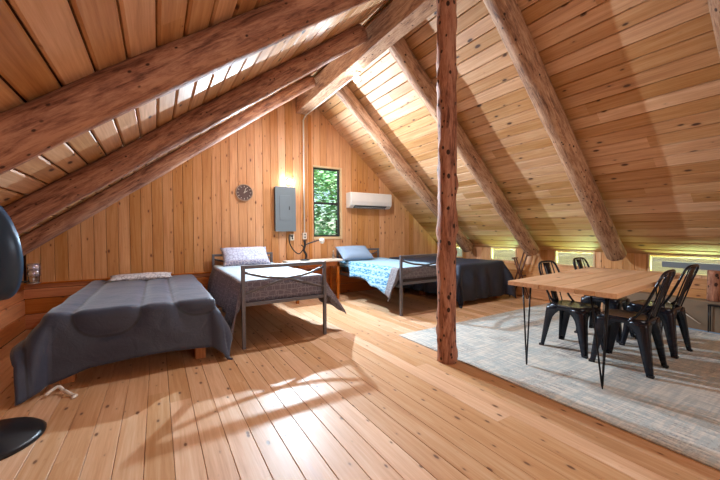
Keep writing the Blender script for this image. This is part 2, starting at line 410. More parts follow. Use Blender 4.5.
def boards(name, mat, M, strips, th=0.02, groove=0.006, gap=0.0012):
    """strips: list of (x0,x1,[(lo0,lo1,hi0,hi1),...]) : board between x0,x1 running along local y; face towards +z; M places it"""
    bm = bmesh.new(); lay = bm.faces.layers.float.new('rnd')
    for (x0, x1, segs) in strips:
        if x1-x0 > 0.02: x0 += gap; x1 -= gap
        for (l0, l1, h0, h1) in segs:
            if h0-l0 < 0.004 and h1-l1 < 0.004: continue
            rv = random.random(); g = min(groove, (x1-x0)*0.3)
            a = bm.verts.new((x0, l0, -th)); b_ = bm.verts.new((x1, l1, -th)); c = bm.verts.new((x1, h1, -th)); d = bm.verts.new((x0, h0, -th))
            sa = (l1-l0)*g/(x1-x0); sh_ = (h1-h0)*g/(x1-x0)
            e = bm.verts.new((x0, l0, -g)); f_ = bm.verts.new((x1, l1, -g)); g_ = bm.verts.new((x1, h1, -g)); h = bm.verts.new((x0, h0, -g))
            i = bm.verts.new((x0+g, l0+sa, 0)); j = bm.verts.new((x1-g, l1-sa, 0)); k = bm.verts.new((x1-g, h1-sh_, 0)); l = bm.verts.new((x0+g, h0+sh_, 0))
            for q in ((i, j, k, l), (e, i, l, h), (j, f_, g_, k), (e, f_, j, i), (l, k, g_, h), (a, b_, f_, e), (b_, c, g_, f_), (c, d, h, g_), (d, a, e, h), (d, c, b_, a)):
                ff = bm.faces.new(q); ff[lay] = rv
    o = link(name, bm, mat); o.matrix_world = M
    return o

def edges(a, b, step, extra=()):
    n = int((b-a)/step); e = [a+i*step for i in range(n+1)]
    if b-e[-1] > 0.01: e.append(b)
    for x in extra:
        if all(abs(x-y) > 0.001 for y in e): e.append(x)
    return sorted(e)

# floor: planks along Y with staggered butt joints
st = []
for x0, x1 in zip(edges(XL, XR, 0.135)[:-1], edges(XL, XR, 0.135)[1:]):
    y = YB; segs = []
    while y < YG:
        L = random.uniform(1.4, 3.6); y2 = min(y+L, YG)
        if YG-y2 < 0.5: y2 = YG
        segs.append((y, y, y2, y2)); y = y2
    st.append((x0, x1, segs))
struct(boards('floor', M_FLOOR, Matrix.Identity(4), st, 0.03, 0.0022))
# dark sub floor right below the joints
bm = bmesh.new(); box(bm, XL-0.3, XR+0.3, YB-0.1, YG+0.2, -0.2, -0.031); struct(link('floor', bm, M_DARK))

# gable wall ("wall_back"): vertical boards above, horizontal wainscot below
WX0, WX1, WZ0, WZ1 = 2.50, 3.06, 1.12, 2.42
ZW = 0.58
Mg = Matrix(((1, 0, 0, 0), (0, 0, -1, YG), (0, 1, 0, 0), (0, 0, 0, 1)))    # local (x,y,z) -> (x, YG - z, y)
st = []
es = edges(XL+0.02, XR, 0.135, (WX0, WX1, XC))
for x0, x1 in zip(es[:-1], es[1:]):
    h0, h1 = roofz(x0)+0.03, roofz(x1)+0.03
    if x0 >= WX0-1e-6 and x1 <= WX1+1e-6: st.append((x0, x1, [(ZW, ZW, WZ0, WZ0), (WZ1, WZ1, h0, h1)]))
    else: st.append((x0, x1, [(ZW, ZW, h0, h1)]))
struct(boards('wall_back', M_WALL, Mg, st, 0.02, 0.005, 0.0016))
# wainscot of horizontal boards: local x is height, local y runs along the wall
Mh = Matrix(((0, 1, 0, 0), (0, 0, -1, YG), (1, 0, 0, 0), (0, 0, 0, 1)))
st = []
hs_ = [0.0, 0.19, 0.385, 0.51, ZW]
for i in range(4):
    a, b_ = hs_[i], hs_[i+1]; joint = (-0.78, 1.4, 0.3, 2.2)[(3-i) % 4] if i != 2 else -0.78
    st.append((a, b_, [(XL, XL, joint, joint), (joint, joint, XR, XR)]))
struct(boards('wall_back', M_WAIN, Mh, st, 0.02, 0.006, 0.003))
bm = bmesh.new()      # backing of the gable, in pieces around the window
for (a, b_, c, d) in ((XL-0.1, WX0-0.02, -0.1, 4.0), (WX1+0.02, XR+0.1, -0.1, 4.0), (WX0-0.02, WX1+0.02, -0.1, WZ0-0.02), (WX0-0.02, WX1+0.02, WZ1+0.02, 4.0)):
    box(bm, a, b_, YG+0.021, YG+0.12, c, d)
struct(link('wall_back', bm, M_DARK))

# left knee wall: horizontal boards, vertical boards above
ML = Matrix(((0, 0, 1, XL), (0, 1, 0, 0), (1, 0, 0, 0), (0, 0, 0, 1)))       # local x->z, y->y, z->+x
st = [(hs_[i], hs_[i+1], [(YB, YB, 1.9+i*0.4, 1.9+i*0.4), (1.9+i*0.4, 1.9+i*0.4, YG, YG)]) for i in range(4)]
struct(boards('wall_left', M_WAIN, ML, st, 0.02, 0.006, 0.003))
MLv = Matrix(((0, 0, 1, XL), (1, 0, 0, 0), (0, 1, 0, 0), (0, 0, 0, 1)))      # local x->y, y->z, z->+x
zt = roofz(XL)+0.02
es = edges(YB, YG, 0.135)
struct(boards('wall_left', M_WALL, MLv, [(a, b_, [(ZW, ZW, zt, zt)]) for a, b_ in zip(es[:-1], es[1:])], 0.02, 0.004))
bm = bmesh.new(); box(bm, XL-0.12, XL-0.021, YB-0.1, YG+0.1, -0.1, zt+0.1); struct(link('wall_left', bm, M_DARK))

# right knee wall with strip windows
WINS = [(4.98, 5.55), (3.72, 4.28), (2.42, 3.02), (0.98, 1.78), (-0.5, 0.3)]
ZS, ZT = 0.635, 0.855
zr = roofz(XR)+0.02
MR = Matrix(((0, 0, -1, XR), (0, 1, 0, 0), (1, 0, 0, 0), (0, 0, 0, 1)))
rows = [0.0, 0.155, 0.31, 0.465, 0.60]
struct(boards('wall_right', M_WALL, MR, [(rows[i], rows[i+1], [(YB, YB, 0.6+i*0.9, 0.6+i*0.9), (0.6+i*0.9, 0.6+i*0.9, YG, YG)]) for i in range(4)], 0.02, 0.006))
MRv = Matrix(((0, 0, -1, XR), (1, 0, 0, 0), (0, 1, 0, 0), (0, 0, 0, 1)))
es = edges(YB, YG, 0.135, [v for wv in WINS for v in wv]); st = []
for a, b_ in zip(es[:-1], es[1:]):
    inw = any(a >= p-1e-6 and b_ <= q+1e-6 for p, q in WINS)
    st.append((a, b_, [(0.60, 0.60, ZS, ZS)] if inw else [(0.60, 0.60, zr, zr)]))
struct(boards('wall_right', M_WALL, MRv, st, 0.02, 0.004))
bm = bmesh.new(); box(bm, XR+0.021, XR+0.04, YB-0.1, YG+0.1, -0.1, ZS)
ys = [YB-0.1] + [v for wv in sorted(WINS) for v in wv] + [YG+0.1]
for i in range(0, len(ys), 2): box(bm, XR+0.021, XR+0.04, ys[i], ys[i+1], ZS, zr+0.02)
struct(link('wall_right', bm, M_DARK))

# wall behind the camera
Mb = Matrix(((-1, 0, 0, 0), (0, 0, 1, YB), (0, 1, 0, 0), (0, 0, 0, 1)))
es = edges(-XR, -XL, 0.135, (-XC,))
struct(boards('wall_front', M_WALL, Mb, [(a, b_, [(0, 0, roofz(-a)+0.03, roofz(-b_)+0.03)]) for a, b_ in zip(es[:-1], es[1:])], 0.02, 0.004))
bm = bmesh.new(); box(bm, XL-0.1, XR+0.1, YB-0.12, YB-0.021, -0.1, 4.0); struct(link('wall_front', bm, M_DARK))

# ceilings: boards along Y; local z faces down into the room
def ceiling(name, side, step, groove):
    if side == 'L':
        s = SL; d = Vector((-1, 0, -s)).normalized(); n = Vector((s, 0, -1)).normalized(); L = math.hypot(XC-XL+0.35, s*(XC-XL+0.35))
    else:
        s = SR; d = Vector((1, 0, -s)).normalized(); n = Vector((-s, 0, -1)).normalized(); L = math.hypot(XR-XC+0.04, s*(XR-XC+0.04))
    M = Matrix(((d.x, 0, n.x, XC), (0, 1, 0, 0), (d.z, 0, n.z, ZP), (0, 0, 0, 1)))
    if side == 'R': pass
    st = []; es = edges(0, L, step)
    for x0, x1 in zip(es[:-1], es[1:]):
        y = YB; segs = []
        while y < YG+0.02:
            y2 = min(y+random.uniform(2.4, 5.0), YG+0.02)
            if YG-y2 < 0.6: y2 = YG+0.02
            segs.append((y, y, y2, y2)); y = y2
        st.append((x0, x1, segs))
    struct(boards(name, M_CEIL, M, st, 0.025, groove, 0.0045 if side == 'L' else 0.003))
    bm = bmesh.new(); box(bm, -0.05, L+0.02, YB-0.1, YG+0.3, -0.16, -0.026); o = link(name, bm, M_DARK); o.matrix_world = M; struct(o)
ceiling('ceiling_left', 'L', 0.148, 0.010)
ceiling('ceiling_right', 'R', 0.142, 0.007)

# ------------------------------------------------------------------ trims
bm = bmesh.new(); box(bm, XL, XR, YG-0.03, YG, ZW-0.012, ZW+0.01); struct(link('trim_1', bm, M_WAIN, bev=0.003))
bm = bmesh.new(); box(bm, 2.395, 2.46, YG-0.018, YG, ZW+0.01, 3.36); struct(link('trim_2', bm, M_TRIM, bev=0.003))

# gable window
bm = bmesh.new()
fw = 0.03
for a, b_, c, d in ((WX0, WX0+fw, WZ0, WZ1), (WX1-fw, WX1, WZ0, WZ1), (WX0+fw, WX1-fw, WZ0, WZ0+fw), (WX0+fw, WX1-fw, WZ1-fw, WZ1), (WX0+fw, WX1-fw, 1.735, 1.775)):
    box(bm, a, b_, YG+0.03, YG+0.075, c, d)
win = struct(link('window_1', bm, M_WFRAME, bev=0.003))
bm = bmesh.new(); box(bm, WX0+fw, WX1-fw, YG+0.05, YG+0.056, WZ0+fw, WZ1-fw); link('glass_pane', bm, M_GLASS, win)
bm = bmesh.new()
for a, b_, c, d in ((WX1, WX1+0.035, WZ0-0.05, WZ1+0.035), (WX0-0.012, WX1, WZ1, WZ1+0.035), (WX0-0.012, WX1, WZ0-0.05, WZ0)):
    box(bm, a, b_, YG-0.02, YG+0.03, c, d)
link('window_trim', bm, M_CREAM, win, bev=0.003)
for i, (a, b_) in enumerate(WINS):
    bm = bmesh.new(); t = 0.022
    for p, q, c, d in ((a, a+t, ZS, zr), (b_-t, b_, ZS, zr), (a+t, b_-t, ZS, ZS+0.014), (a+t, b_-t, zr-0.03, zr)):
        box(bm, XR-0.012, XR+0.042, p, q, c, d)
    wn_ = struct(link('window_%d' % (i+2), bm, M_CREAM, bev=0.002))
    bm = bmesh.new(); box(bm, XR+0.025, XR+0.03, a+t, b_-t, ZS+0.014, zr-0.03); link('glass_pane', bm, M_GLASS, wn_)

# ------------------------------------------------------------------ logs
def log_mesh(L, rad, seed, n=28, amp=0.07, taper=0.04, square=False, ridges=0.0):
    bm = bmesh.new(); k = max(8, int(L/0.05)); rings = []
    for i in range(k+1):
        z = L*i/k; ring = []
        cx = 0.12*rad*noise.noise(Vector((z*0.5, seed, 0))); cy = 0.12*rad*noise.noise(Vector((z*0.5, seed, 9)))
        for j in range(n):
            a = 2*PI*j/n; ca, sa = math.cos(a), math.sin(a)
            rr = rad*(1-taper*z/L)
            rr *= 1+amp*noise.noise(Vector((ca*1.1, sa*1.1, z*1.3+seed*7)))+amp*0.5*noise.noise(Vector((ca*2.6, sa*2.6, z*3+seed)))+ridges*max(0, noise.noise(Vector((ca*2.4, sa*2.4, z*7+seed*3)))-0.25)
            ring.append(bm.verts.new((cx+rr*ca, cy+rr*sa, z)))
        rings.append(ring)
    for i in range(k):
        for j in range(n): bm.faces.new((rings[i][j], rings[i][(j+1) % n], rings[i+1][(j+1) % n], rings[i+1][j]))
    for rg, s in ((rings[0], -1), (rings[-1], 1)):
        inner = [bm.verts.new(Vector((v.co.x*0.9, v.co.y*0.9, v.co.z+s*rad*0.08))) for v in rg]
        for j in range(n):
            q = (rg[j], inner[j], inner[(j+1) % n], rg[(j+1) % n]); bm.faces.new(q if s < 0 else q[::-1]).smooth = True
        bm.faces.new(inner if s > 0 else inner[::-1])
    bmesh.ops.recalc_face_normals(bm, faces=bm.faces)
    return bm

def log(name, p0, p1, rad, seed, mat, label, cat, group=None, amp=0.07, ridges=0.0, taper=0.04):
    p0, p1 = Vector(p0), Vector(p1); L = (p1-p0).length
    o = link(name, log_mesh(L, rad, seed, amp=amp, ridges=ridges, taper=taper), mat, smooth=True)
    o.rotation_euler = (p1-p0).to_track_quat('Z', 'Y').to_euler(); o.location = p0
    return tag(o, label, cat, group)

def rafter(side, y, rad, seed, label, mat, x0, x1, y1=None, hang=0.0):
    s = SL if side == 'L' else SR
    off = rad*0.93
    n = Vector((s, 0, -1)).normalized() if side == 'L' else Vector((-s, 0, -1)).normalized()
    a = Vector((x0, y, roofz(x0)))+n*off; b_ = Vector((x1, y if y1 is None else y1, roofz(x1)))+n*(off+hang)
    return log('log_rafter', b_, a, rad, seed, mat, label, 'rafter', 'log rafters under the ceiling', amp=0.10)
rafter('L', 1.93, 0.098, 1, 'thick peeled log rafter sloping across the upper left ceiling, nearest of the left slope', M_LOG, -1.40, 2.04)
rafter('L', 3.36, 0.100, 2, 'dark peeled log rafter, middle one of the three on the left slope', M_LOG, -1.40, 2.04)
rafter('L', 4.80, 0.088, 3, 'reddish log rafter just above the gable wall, farthest of the left slope', M_LOG, -1.40, 2.04)
rafter('R', 4.62, 0.115, 4, 'log rafter running down from the ceiling bulb to the knee wall behind the beds', M_LOGR, 2.45, 5.60, 4.68, 0.03)
rafter('R', 3.20, 0.115, 5, 'log rafter passing behind the upright post on the right slope', M_LOGR, 2.45, 5.60, 3.30, 0.03)
rafter('R', 1.91, 0.115, 6, 'log rafter ending above the dining table on the right slope', M_LOGR, 2.45, 5.60, 2.08, 0.03)
rafter('R', 0.60, 0.115, 7, 'log rafter cut by the upper right corner of the view', M_LOGR, 2.45, 5.60, 0.62, 0.03)

# ridge beam
bm = bmesh.new(); box(bm, -0.095, 0.095, -0.15, 0.15, 0, YG-YB-0.02)
bmesh.ops.subdivide_edges(bm, edges=[e for e in bm.edges if abs((e.verts[0].co-e.verts[1].co).z) > 1], cuts=60)
for v in bm.verts:
    q = noise.noise(v.co*1.5)*0.008; v.co.x += q; v.co.y += noise.noise(v.co*1.7+Vector((5, 5, 5)))*0.008
rb = link('ridge_beam', bm, M_LOGR, bev=0.012); rb.rotation_euler = (-PI/2, 0, 0); rb.location = (2.26, YB+0.01, 3.495)
tag(rb, 'long squared timber beam running under the roof ridge to the gable wall', 'beam')
log('log_post', (2.27, 2.17, 0.0), (2.27, 2.17, 3.34), 0.082, 21, M_POST, 'upright knotty log post standing on the floor at the rug edge', 'post', amp=0.10, ridges=0.5, taper=-0.03)

# ------------------------------------------------------------------ lamps
def bulb_lamp(name, label, loc, direction, mat, cap):
    t = thing(name, label, 'lamp', loc)
    q = Vector(direction).to_track_quat('Z', 'Y').to_matrix().to_4x4()
    bm = bmesh.new(); lathe(bm, [(0.0, 0), (0.055, 0), (0.055, 0.012), (0.034, 0.03), (0.026, 0.045)], 24, q); link('socket', bm, M_WHITE, t, True)
    bm = bmesh.new(); prof = [(0.0, 0.046), (0.02, 0.046)]+[(0.042*math.sin(a), 0.092-0.042*math.cos(a)) for a in [0.5+i*(PI-0.5)/14 for i in range(15)]]
    lathe(bm, prof, 24, q); link('bulb', bm, mat, t, True)
    return t
bulb_lamp('wall_lamp', 'bare bulb in a white socket on the gable wall above the grey electrical panel', (2.02, YG-0.0, 2.10), (0, -1, 0), bulb_mat('cool bulb', (0.93, 0.96, 1.0, 1), W_WALL), 0)
bulb_lamp('ceiling_lamp', 'bare bulb in a white socket under the ridge beam', (2.32, 3.84, 3.345), (0, 0, -1), bulb_mat('ridge bulb', (1.0, 0.95, 0.88, 1), W_RIDGE), 0)

# ------------------------------------------------------------------ gable wall fittings
t = thing('breaker_panel', 'grey metal electrical panel on the gable wall under the bare bulb', 'electrical panel', (1.925, YG, 1.23))
bm = bmesh.new(); box(bm, -0.175, 0.175, -0.10, 0, 0, 0.765); link('cabinet', bm, M_PANELD, t, bev=0.004)
bm = bmesh.new(); box(bm, -0.185, 0.185, -0.112, -0.10, -0.008, 0.773); link('front_cover', bm, M_PANEL, t, bev=0.003)
bm = bmesh.new(); box(bm, -0.11, 0.09, -0.119, -0.112, 0.19, 0.62); d_ = link('door', bm, M_PANEL, t, bev=0.003)
bm = bmesh.new(); box(bm, 0.055, 0.07, -0.127, -0.119, 0.37, 0.43); link('latch', bm, M_PANELD, d_, bev=0.001)

t = thing('wall_clock', 'round brown wall clock on the gable wall left of the electrical panel', 'clock', (1.245, YG, 1.87))
q = Matrix.Rotation(PI/2, 4, 'X')
bm = bmesh.new(); lathe(bm, [(0.0, 0.0), (0.135, 0.0), (0.142, 0.02), (0.14, 0.042), (0.128, 0.045), (0.126, 0.03)], 40, q); link('rim', bm, plain('clock rim', (176, 150, 128), 0.4), t, True)
bm = bmesh.new(); lathe(bm, [(0.0, 0.024), (0.127, 0.024), (0.127, 0.033), (0.0, 0.033)], 40, q); link('face', bm, plain('clock face', (92, 66, 60), 0.5, 0, 20, 0.3), t)
for k in range(12):
    a = k*PI/6; Mm = Matrix.Rotation(-a, 4, 'Y') @ Matrix.Translation((0, 0, 0.102))
    bm = bmesh.new(); box(bm, -0.003, 0.003, -0.036, -0.033, -0.012, 0.012, Mm); link('hour_mark', bm, M_WHITEP, t)
for a, L in ((0.35, 0.085), (1.0, 0.06)):
    bm = bmesh.new(); box(bm, -0.004, 0.004, -0.039, -0.036, -0.012, L, Matrix.Rotation(a, 4, 'Y')); link('hand', bm, M_WHITEP, t)

t = thing('air_conditioner', 'white wall mounted split air conditioner right of the gable window', 'air conditioner', (3.68, YG, 1.68))
bm = bmesh.new()
prof = [(0.0, 0.0), (-0.12, 0.0), (-0.19, 0.05), (-0.205, 0.11), (-0.20, 0.285), (-0.185, 0.30), (0.0, 0.30)]
def extr(bm, prof, x0, x1, mi=0):
    a = [bm.verts.new((x0, y, z)) for y, z in prof]; b_ = [bm.verts.new((x1, y, z)) for y, z in prof]
    n = len(prof)
    for i in range(n): bm.faces.new((a[i], a[(i+1) % n], b_[(i+1) % n], b_[i]))
    bm.faces.new(a[::-1]); bm.faces.new(b_); bmesh.ops.recalc_face_normals(bm, faces=bm.faces)
extr(bm, prof, -0.49, 0.49); link('housing', bm, M_WHITE, t, bev=0.012)
bm = bmesh.new(); extr(bm, [(-0.206, 0.115), (-0.21, 0.12), (-0.206, 0.28), (-0.2, 0.28)], -0.47, 0.47); link('front_panel', bm, M_WHITE, t, bev=0.002)
bm = bmesh.new(); extr(bm, [(-0.125, 0.0), (-0.19, 0.046), (-0.197, 0.042), (-0.13, -0.006)], -0.40, 0.36); link('air_outlet', bm, M_PANELD, t)
bm = bmesh.new(); box(bm, -0.38, 0.34, -0.168, -0.162, 0.008, 0.012, None); link('louver', bm, M_WHITE, t)

# conduit and outlets
bm = bmesh.new()
tube(bm, smoothpath([(2.375, 3.9, 3.365), (2.375, 4.6, 3.365), (2.375, 5.45, 3.365)], 2)+[Vector((2.365, YG-0.03, 3.36)), Vector((2.33, YG-0.03, 3.30)), Vector((2.30, YG-0.03, 3.24)), Vector((2.30, YG-0.03, 1.20))], 0.013, 8)
tag(link('conduit', bm, M_WHITE, None, True), 'white electrical conduit running along the ridge beam and down the gable wall', 'conduit')
def outlet(x, z, label):
    t = thing('outlet_box', label, 'outlet', (x, YG, z), 0, 'outlet boxes on the gable wall')
    bm = bmesh.new(); box(bm, -0.038, 0.038, -0.05, 0, -0.06, 0.06); link('box', bm, M_WHITEP, t, bev=0.005)
    bm = bmesh.new(); box(bm, -0.034, 0.034, -0.056, -0.05, -0.055, 0.055); fp = link('face_plate', bm, M_WHITE, t, bev=0.003)
    bm = bmesh.new()
    for s in (-0.025, 0.025): box(bm, -0.014, 0.014, -0.0575, -0.056, s-0.015, s+0.015)
    link('socket', bm, M_PANELD, fp)
    return t
outlet(2.30, 1.14, 'cream outlet box at the lower end of the white conduit')
outlet(2.06, 1.12, 'cream outlet box below the electrical panel, with a black cord')

# side table between beds 2 and 3
t = thing('side_table', 'pale topped side table against the gable wall between the two iron beds', 'side table', (2.42, 5.40, 0))
bm = bmesh.new(); box(bm, -0.56, 0.45, -0.19, 0.23, 0.685, 0.715); link('tabletop', bm, plain('pale laminate', (222, 208, 190), 0.4, 0, 4, 0.08), t, bev=0.006)
bm = bmesh.new(); box(bm, -0.46, 0.38, -0.13, 0.17, 0.60, 0.684); link('apron', bm, M_WAIN, t, bev=0.003)
for sx in (-0.44, 0.33):
    for sy in (-0.13, 0.13):
        bm = bmesh.new(); box(bm, sx, sx+0.045, sy, sy+0.045, 0, 0.684); link('leg', bm, M_WAIN, t, bev=0.003)
# branch lamp
t = thing('desk_lamp', 'black table lamp with a twisting arm and small white head on the pale side table', 'lamp', (2.19, 5.40, 0.715))
bm = bmesh.new(); lathe(bm, [(0, 0), (0.085, 0), (0.085, 0.012), (0.07, 0.02), (0.02, 0.026)], 28); link('base', bm, M_CORD, t, True)
bm = bmesh.new(); tube(bm, smoothpath([(0.01, 0, 0.02), (0.02, 0, 0.1), (-0.02, 0, 0.18), (0.0, 0, 0.27), (-0.015, 0, 0.36)], 6), 0.02, 10); link('trunk', bm, M_CORD, t, True)
bm = bmesh.new(); tube(bm, smoothpath([(-0.015, 0, 0.26), (0.08, 0, 0.30), (0.19, -0.01, 0.33), (0.27, -0.02, 0.355)], 6), 0.011, 8); a_ = link('arm', bm, M_CORD, t, True)
bm = bmesh.new(); lathe(bm, [(0, -0.05), (0.03, -0.045), (0.05, 0.0), (0.045, 0.035), (0.02, 0.05)], 20, Matrix.Translation((0.31, -0.03, 0.335))); link('lamp_head', bm, M_WHITE, a_, True)
bm = bmesh.new(); tube(bm, smoothpath([(2.06, 5.655, 1.12), (1.99, 5.62, 1.16), (1.98, 5.58, 1.02), (2.03, 5.54, 0.9), (2.12, 5.5, 0.83), (2.20, 5.48, 0.93), (2.16, 5.5, 0.985)], 6), 0.010, 8)
tag(link('power_cord', bm, M_CORD, None, True), 'black power cord looping from the outlet box to the lamp trunk', 'cord')
t = thing('glass_bottle', 'small clear glass bottle at the right end of the pale side table', 'bottle', (2.77, 5.46, 0.715))
bm = bmesh.new(); lathe(bm, [(0, 0), (0.02, 0), (0.022, 0.07), (0.009, 0.1), (0.008, 0.135)], 16); link('bottle_body', bm, M_JAR, t, True)
bm = bmesh.new(); lathe(bm, [(0, 0.13), (0.011, 0.13), (0.011, 0.15), (0, 0.15)], 12); link('cap', bm, M_WHITEP, t)

# glass lantern in the left corner
t = thing('glass_lantern', 'clear glass lantern with metal bands hanging in the left corner above the wainscot', 'lantern', (-1.30, 5.55, 0.60))
bm = bmesh.new(); lathe(bm, [(0.0, 0.0), (0.05, 0.0), (0.055, 0.04), (0.055, 0.09), (0.062, 0.10), (0.062, 0.15), (0.05, 0.16), (0.06, 0.17), (0.06, 0.225), (0.045, 0.235)], 20); link('glass_body', bm, M_JAR, t, True)
for z in (0.0, 0.095, 0.165, 0.235):
    bm = bmesh.new(); lathe(bm, [(0.05, z-0.006), (0.066, z-0.006), (0.066, z+0.008), (0.05, z+0.008)], 24); link('metal_band', bm, M_SILVER, t, True)
bm = bmesh.new(); box(bm, -0.129, -0.055, -0.02, 0.02, 0.02, 0.035); box(bm, -0.129, -0.12, -0.02, 0.02, -0.0, 0.20); link('bracket', bm, M_PANELD, t)

# ------------------------------------------------------------------ beds
def cloth(name, mat, parent, x0, x1, y0, y1, z, L, Rr, F, flare=0.1, wave=0.02, seed=0, zmin=0.012, seams=None, puff=0.0, slope=0.0, freq=16, flL=None, flR=None):
    """rectangular cloth over a bed: top x0..x1, y0..y1, hanging L (left) / Rr (right) / F (foot) metres; L,Rr,F may be functions of the coordinate along that edge"""
    bm = bmesh.new(); uvl = bm.loops.layers.uv.new('UVMap'); sl = bm.verts.layers.float.new('seam')
    stp = 0.028
    def fn(v): return v if callable(v) else (lambda t: v)
    L, Rr, F = fn(L), fn(Rr), fn(F)
    na = int(((x1-x0)+L(y0)+Rr(y0))/stp)+1; nb = int(((y1-y0)+F(0.5))/stp)+1
    grid = {}
    for i in range(na+1):
        for j in range(nb+1):
            sv = j/nb
            # provisional b to evaluate the side drops
            b_ = y0-F((i/na)) + sv*((y1-y0)+F(i/na))
            yb = min(max(b_, y0), y1)
            l, rr_ = L(yb), Rr(yb)
            a = x0-l + (i/na)*((x1-x0)+l+rr_)
            oa = max(x0-a, a-x1, 0.0); ob = max(y0-b_, 0.0); sgn = -1 if a < x0 else 1
            cx = min(max(a, x0), x1); cy = max(b_, y0)
            dd = math.hypot(oa, ob) if (oa > 0 and ob > 0) else oa+ob
            px, py, pz = cx, cy, z
            ruff = noise.noise(Vector((a*2.3, b_*2.3, seed)))*0.012 + noise.noise(Vector((a*7, b_*7, seed+3)))*0.004
            if puff and seams:
                sd = abs(seams(a, b_)); ruff += puff*(1-math.exp(-(sd/0.035)))-puff*0.6
            if dd > 0:
                dirx, diry = (sgn*oa/dd if oa else 0, -ob/dd if ob else 0)
                rad = 0.045
                if dd < rad*PI/2:
                    ang = dd/rad; out = rad*math.sin(ang)-0.0; dn = rad*(1-math.cos(ang))
                else:
                    h = dd-rad*PI/2
                    fs = (flL if sgn < 0 else flR) if oa > 0 else None
                    fl = flare if fs is None else (flare*(ob/dd)+(fs(b_) if callable(fs) else fs)*(oa/dd))
                    fl = min(fl, 0.9); out = rad+h*fl; dn = rad+h*math.sqrt(1-fl*fl)
                    tang = (a if ob > oa else b_)
                    wv = math.sin(tang*freq+seed*2+3*noise.noise(Vector((tang*1.5, seed, 1))))*wave + noise.noise(Vector((a*4, b_*4, seed+8)))*wave*0.9
                    out += (wv+wave)*min(1, h/0.25)
                px += dirx*out; py += diry*out; pz = z-dn
                px += dirx*ruff; py += diry*ruff
                pz += ruff*max(0, 1-dd/0.08)
            else:
                pz += ruff
            pz += slope*(cy-y0)
            if pz < zmin:
                ex = zmin-pz; pz = zmin+0.004*abs(math.sin(tang*11)) if dd > 0 else zmin
                px += (dirx*ex*0.8 if dd > 0 else 0); py += (diry*ex*0.8 if dd > 0 else 0)
            vv = bm.verts.new((px, py, pz)); vv[sl] = seams(a, b_) if seams else 1.0; grid[i, j] = (vv, (a, b_))
    for i in range(na):
        for j in range(nb):
            q = [grid[i, j], grid[i+1, j], grid[i+1, j+1], grid[i, j+1]]
            fc = bm.faces.new([k[0] for k in q]); fc.smooth = True
            for lp, k in zip(fc.loops, q): lp[uvl].uv = k[1]
    o = link(name, bm, mat, parent, True)
    sm = o.modifiers.new('thick', 'SOLIDIFY'); sm.thickness = 0.012 if not puff else 0.02; sm.offset = -1
    return o

def slab(name, mat, x0, x1, y0, y1, z0, z1, parent=None, bev=0.04):
    bm = bmesh.new(); box(bm, x0, x1, y0, y1, z0, z1)
    o = link(name, bm, mat, parent, bev=bev)
    o.modifiers['bevel'].segments = 4
    return o

def pillow(name, mat, label, loc, rot, sx=0.33, sy=0.21, h=0.075, seed=0, group=None):
    bm = bmesh.new(); n = 26; g = {}
    for s in (1, -1):
        for i in range(n+1):
            for j in range(n+1):
                a = -1+2*i/n; b_ = -1+2*j/n
                edge = (1-abs(a)**3.2)*(1-abs(b_)**3.2)
                hh = h*max(edge, 0)**0.55
                pin = 1-0.07*(abs(a)**2)*(1-abs(b_)) - 0.0
                x = a*sx*(1-0.06*(1-abs(b_)**2)*abs(a)**4)*1.0; y = b_*sy*(1-0.08*(1-abs(a)**2)*abs(b_)**4)
                zz = s*hh + 0.010*noise.noise(Vector((a*2.5, b_*2.5, seed)))*edge
                if s == -1 and (i in (0, n) or j in (0, n)): g[s, i, j] = g[1, i, j]
                else: g[s, i, j] = bm.verts.new((x, y, zz))
    for s in (1, -1):
        for i in range(n):
            for j in range(n):
                q = [g[s, i, j], g[s, i+1, j], g[s, i+1, j+1], g[s, i, j+1]]
                fc = bm.faces.new(q if s == 1 else q[::-1]); fc.smooth = True
    o = link(name, bm, mat, None, True); o.location = loc; o.rotation_euler = rot
    return tag(o, label, 'pillow', group)

def lumber_bed(name, label, x0, x1, y0, y1, zt_):
    t = thing(name, label, 'bed', ((x0+x1)/2, y0, 0)); hx = (x1-x0)/2; D = y1-y0
    for sx in (-hx+0.02, hx-0.11):
        for sy in (0.0, D/2, D-0.09):
            bm = bmesh.new(); box(bm, sx, sx+0.09, sy, sy+0.09, 0, zt_-0.13); link('leg', bm, M_LEGW, t, bev=0.004)
    bm = bmesh.new(); box(bm, -hx, hx, -0.01, D, zt_-0.129, zt_-0.02)
    link('bed_frame', bm, M_LEGW, t, bev=0.004)
    bm = bmesh.new(); box(bm, -hx, hx, -0.01, D, zt_-0.019, zt_); link('slat_deck', bm, M_LEGW, t, bev=0.002)
    return t

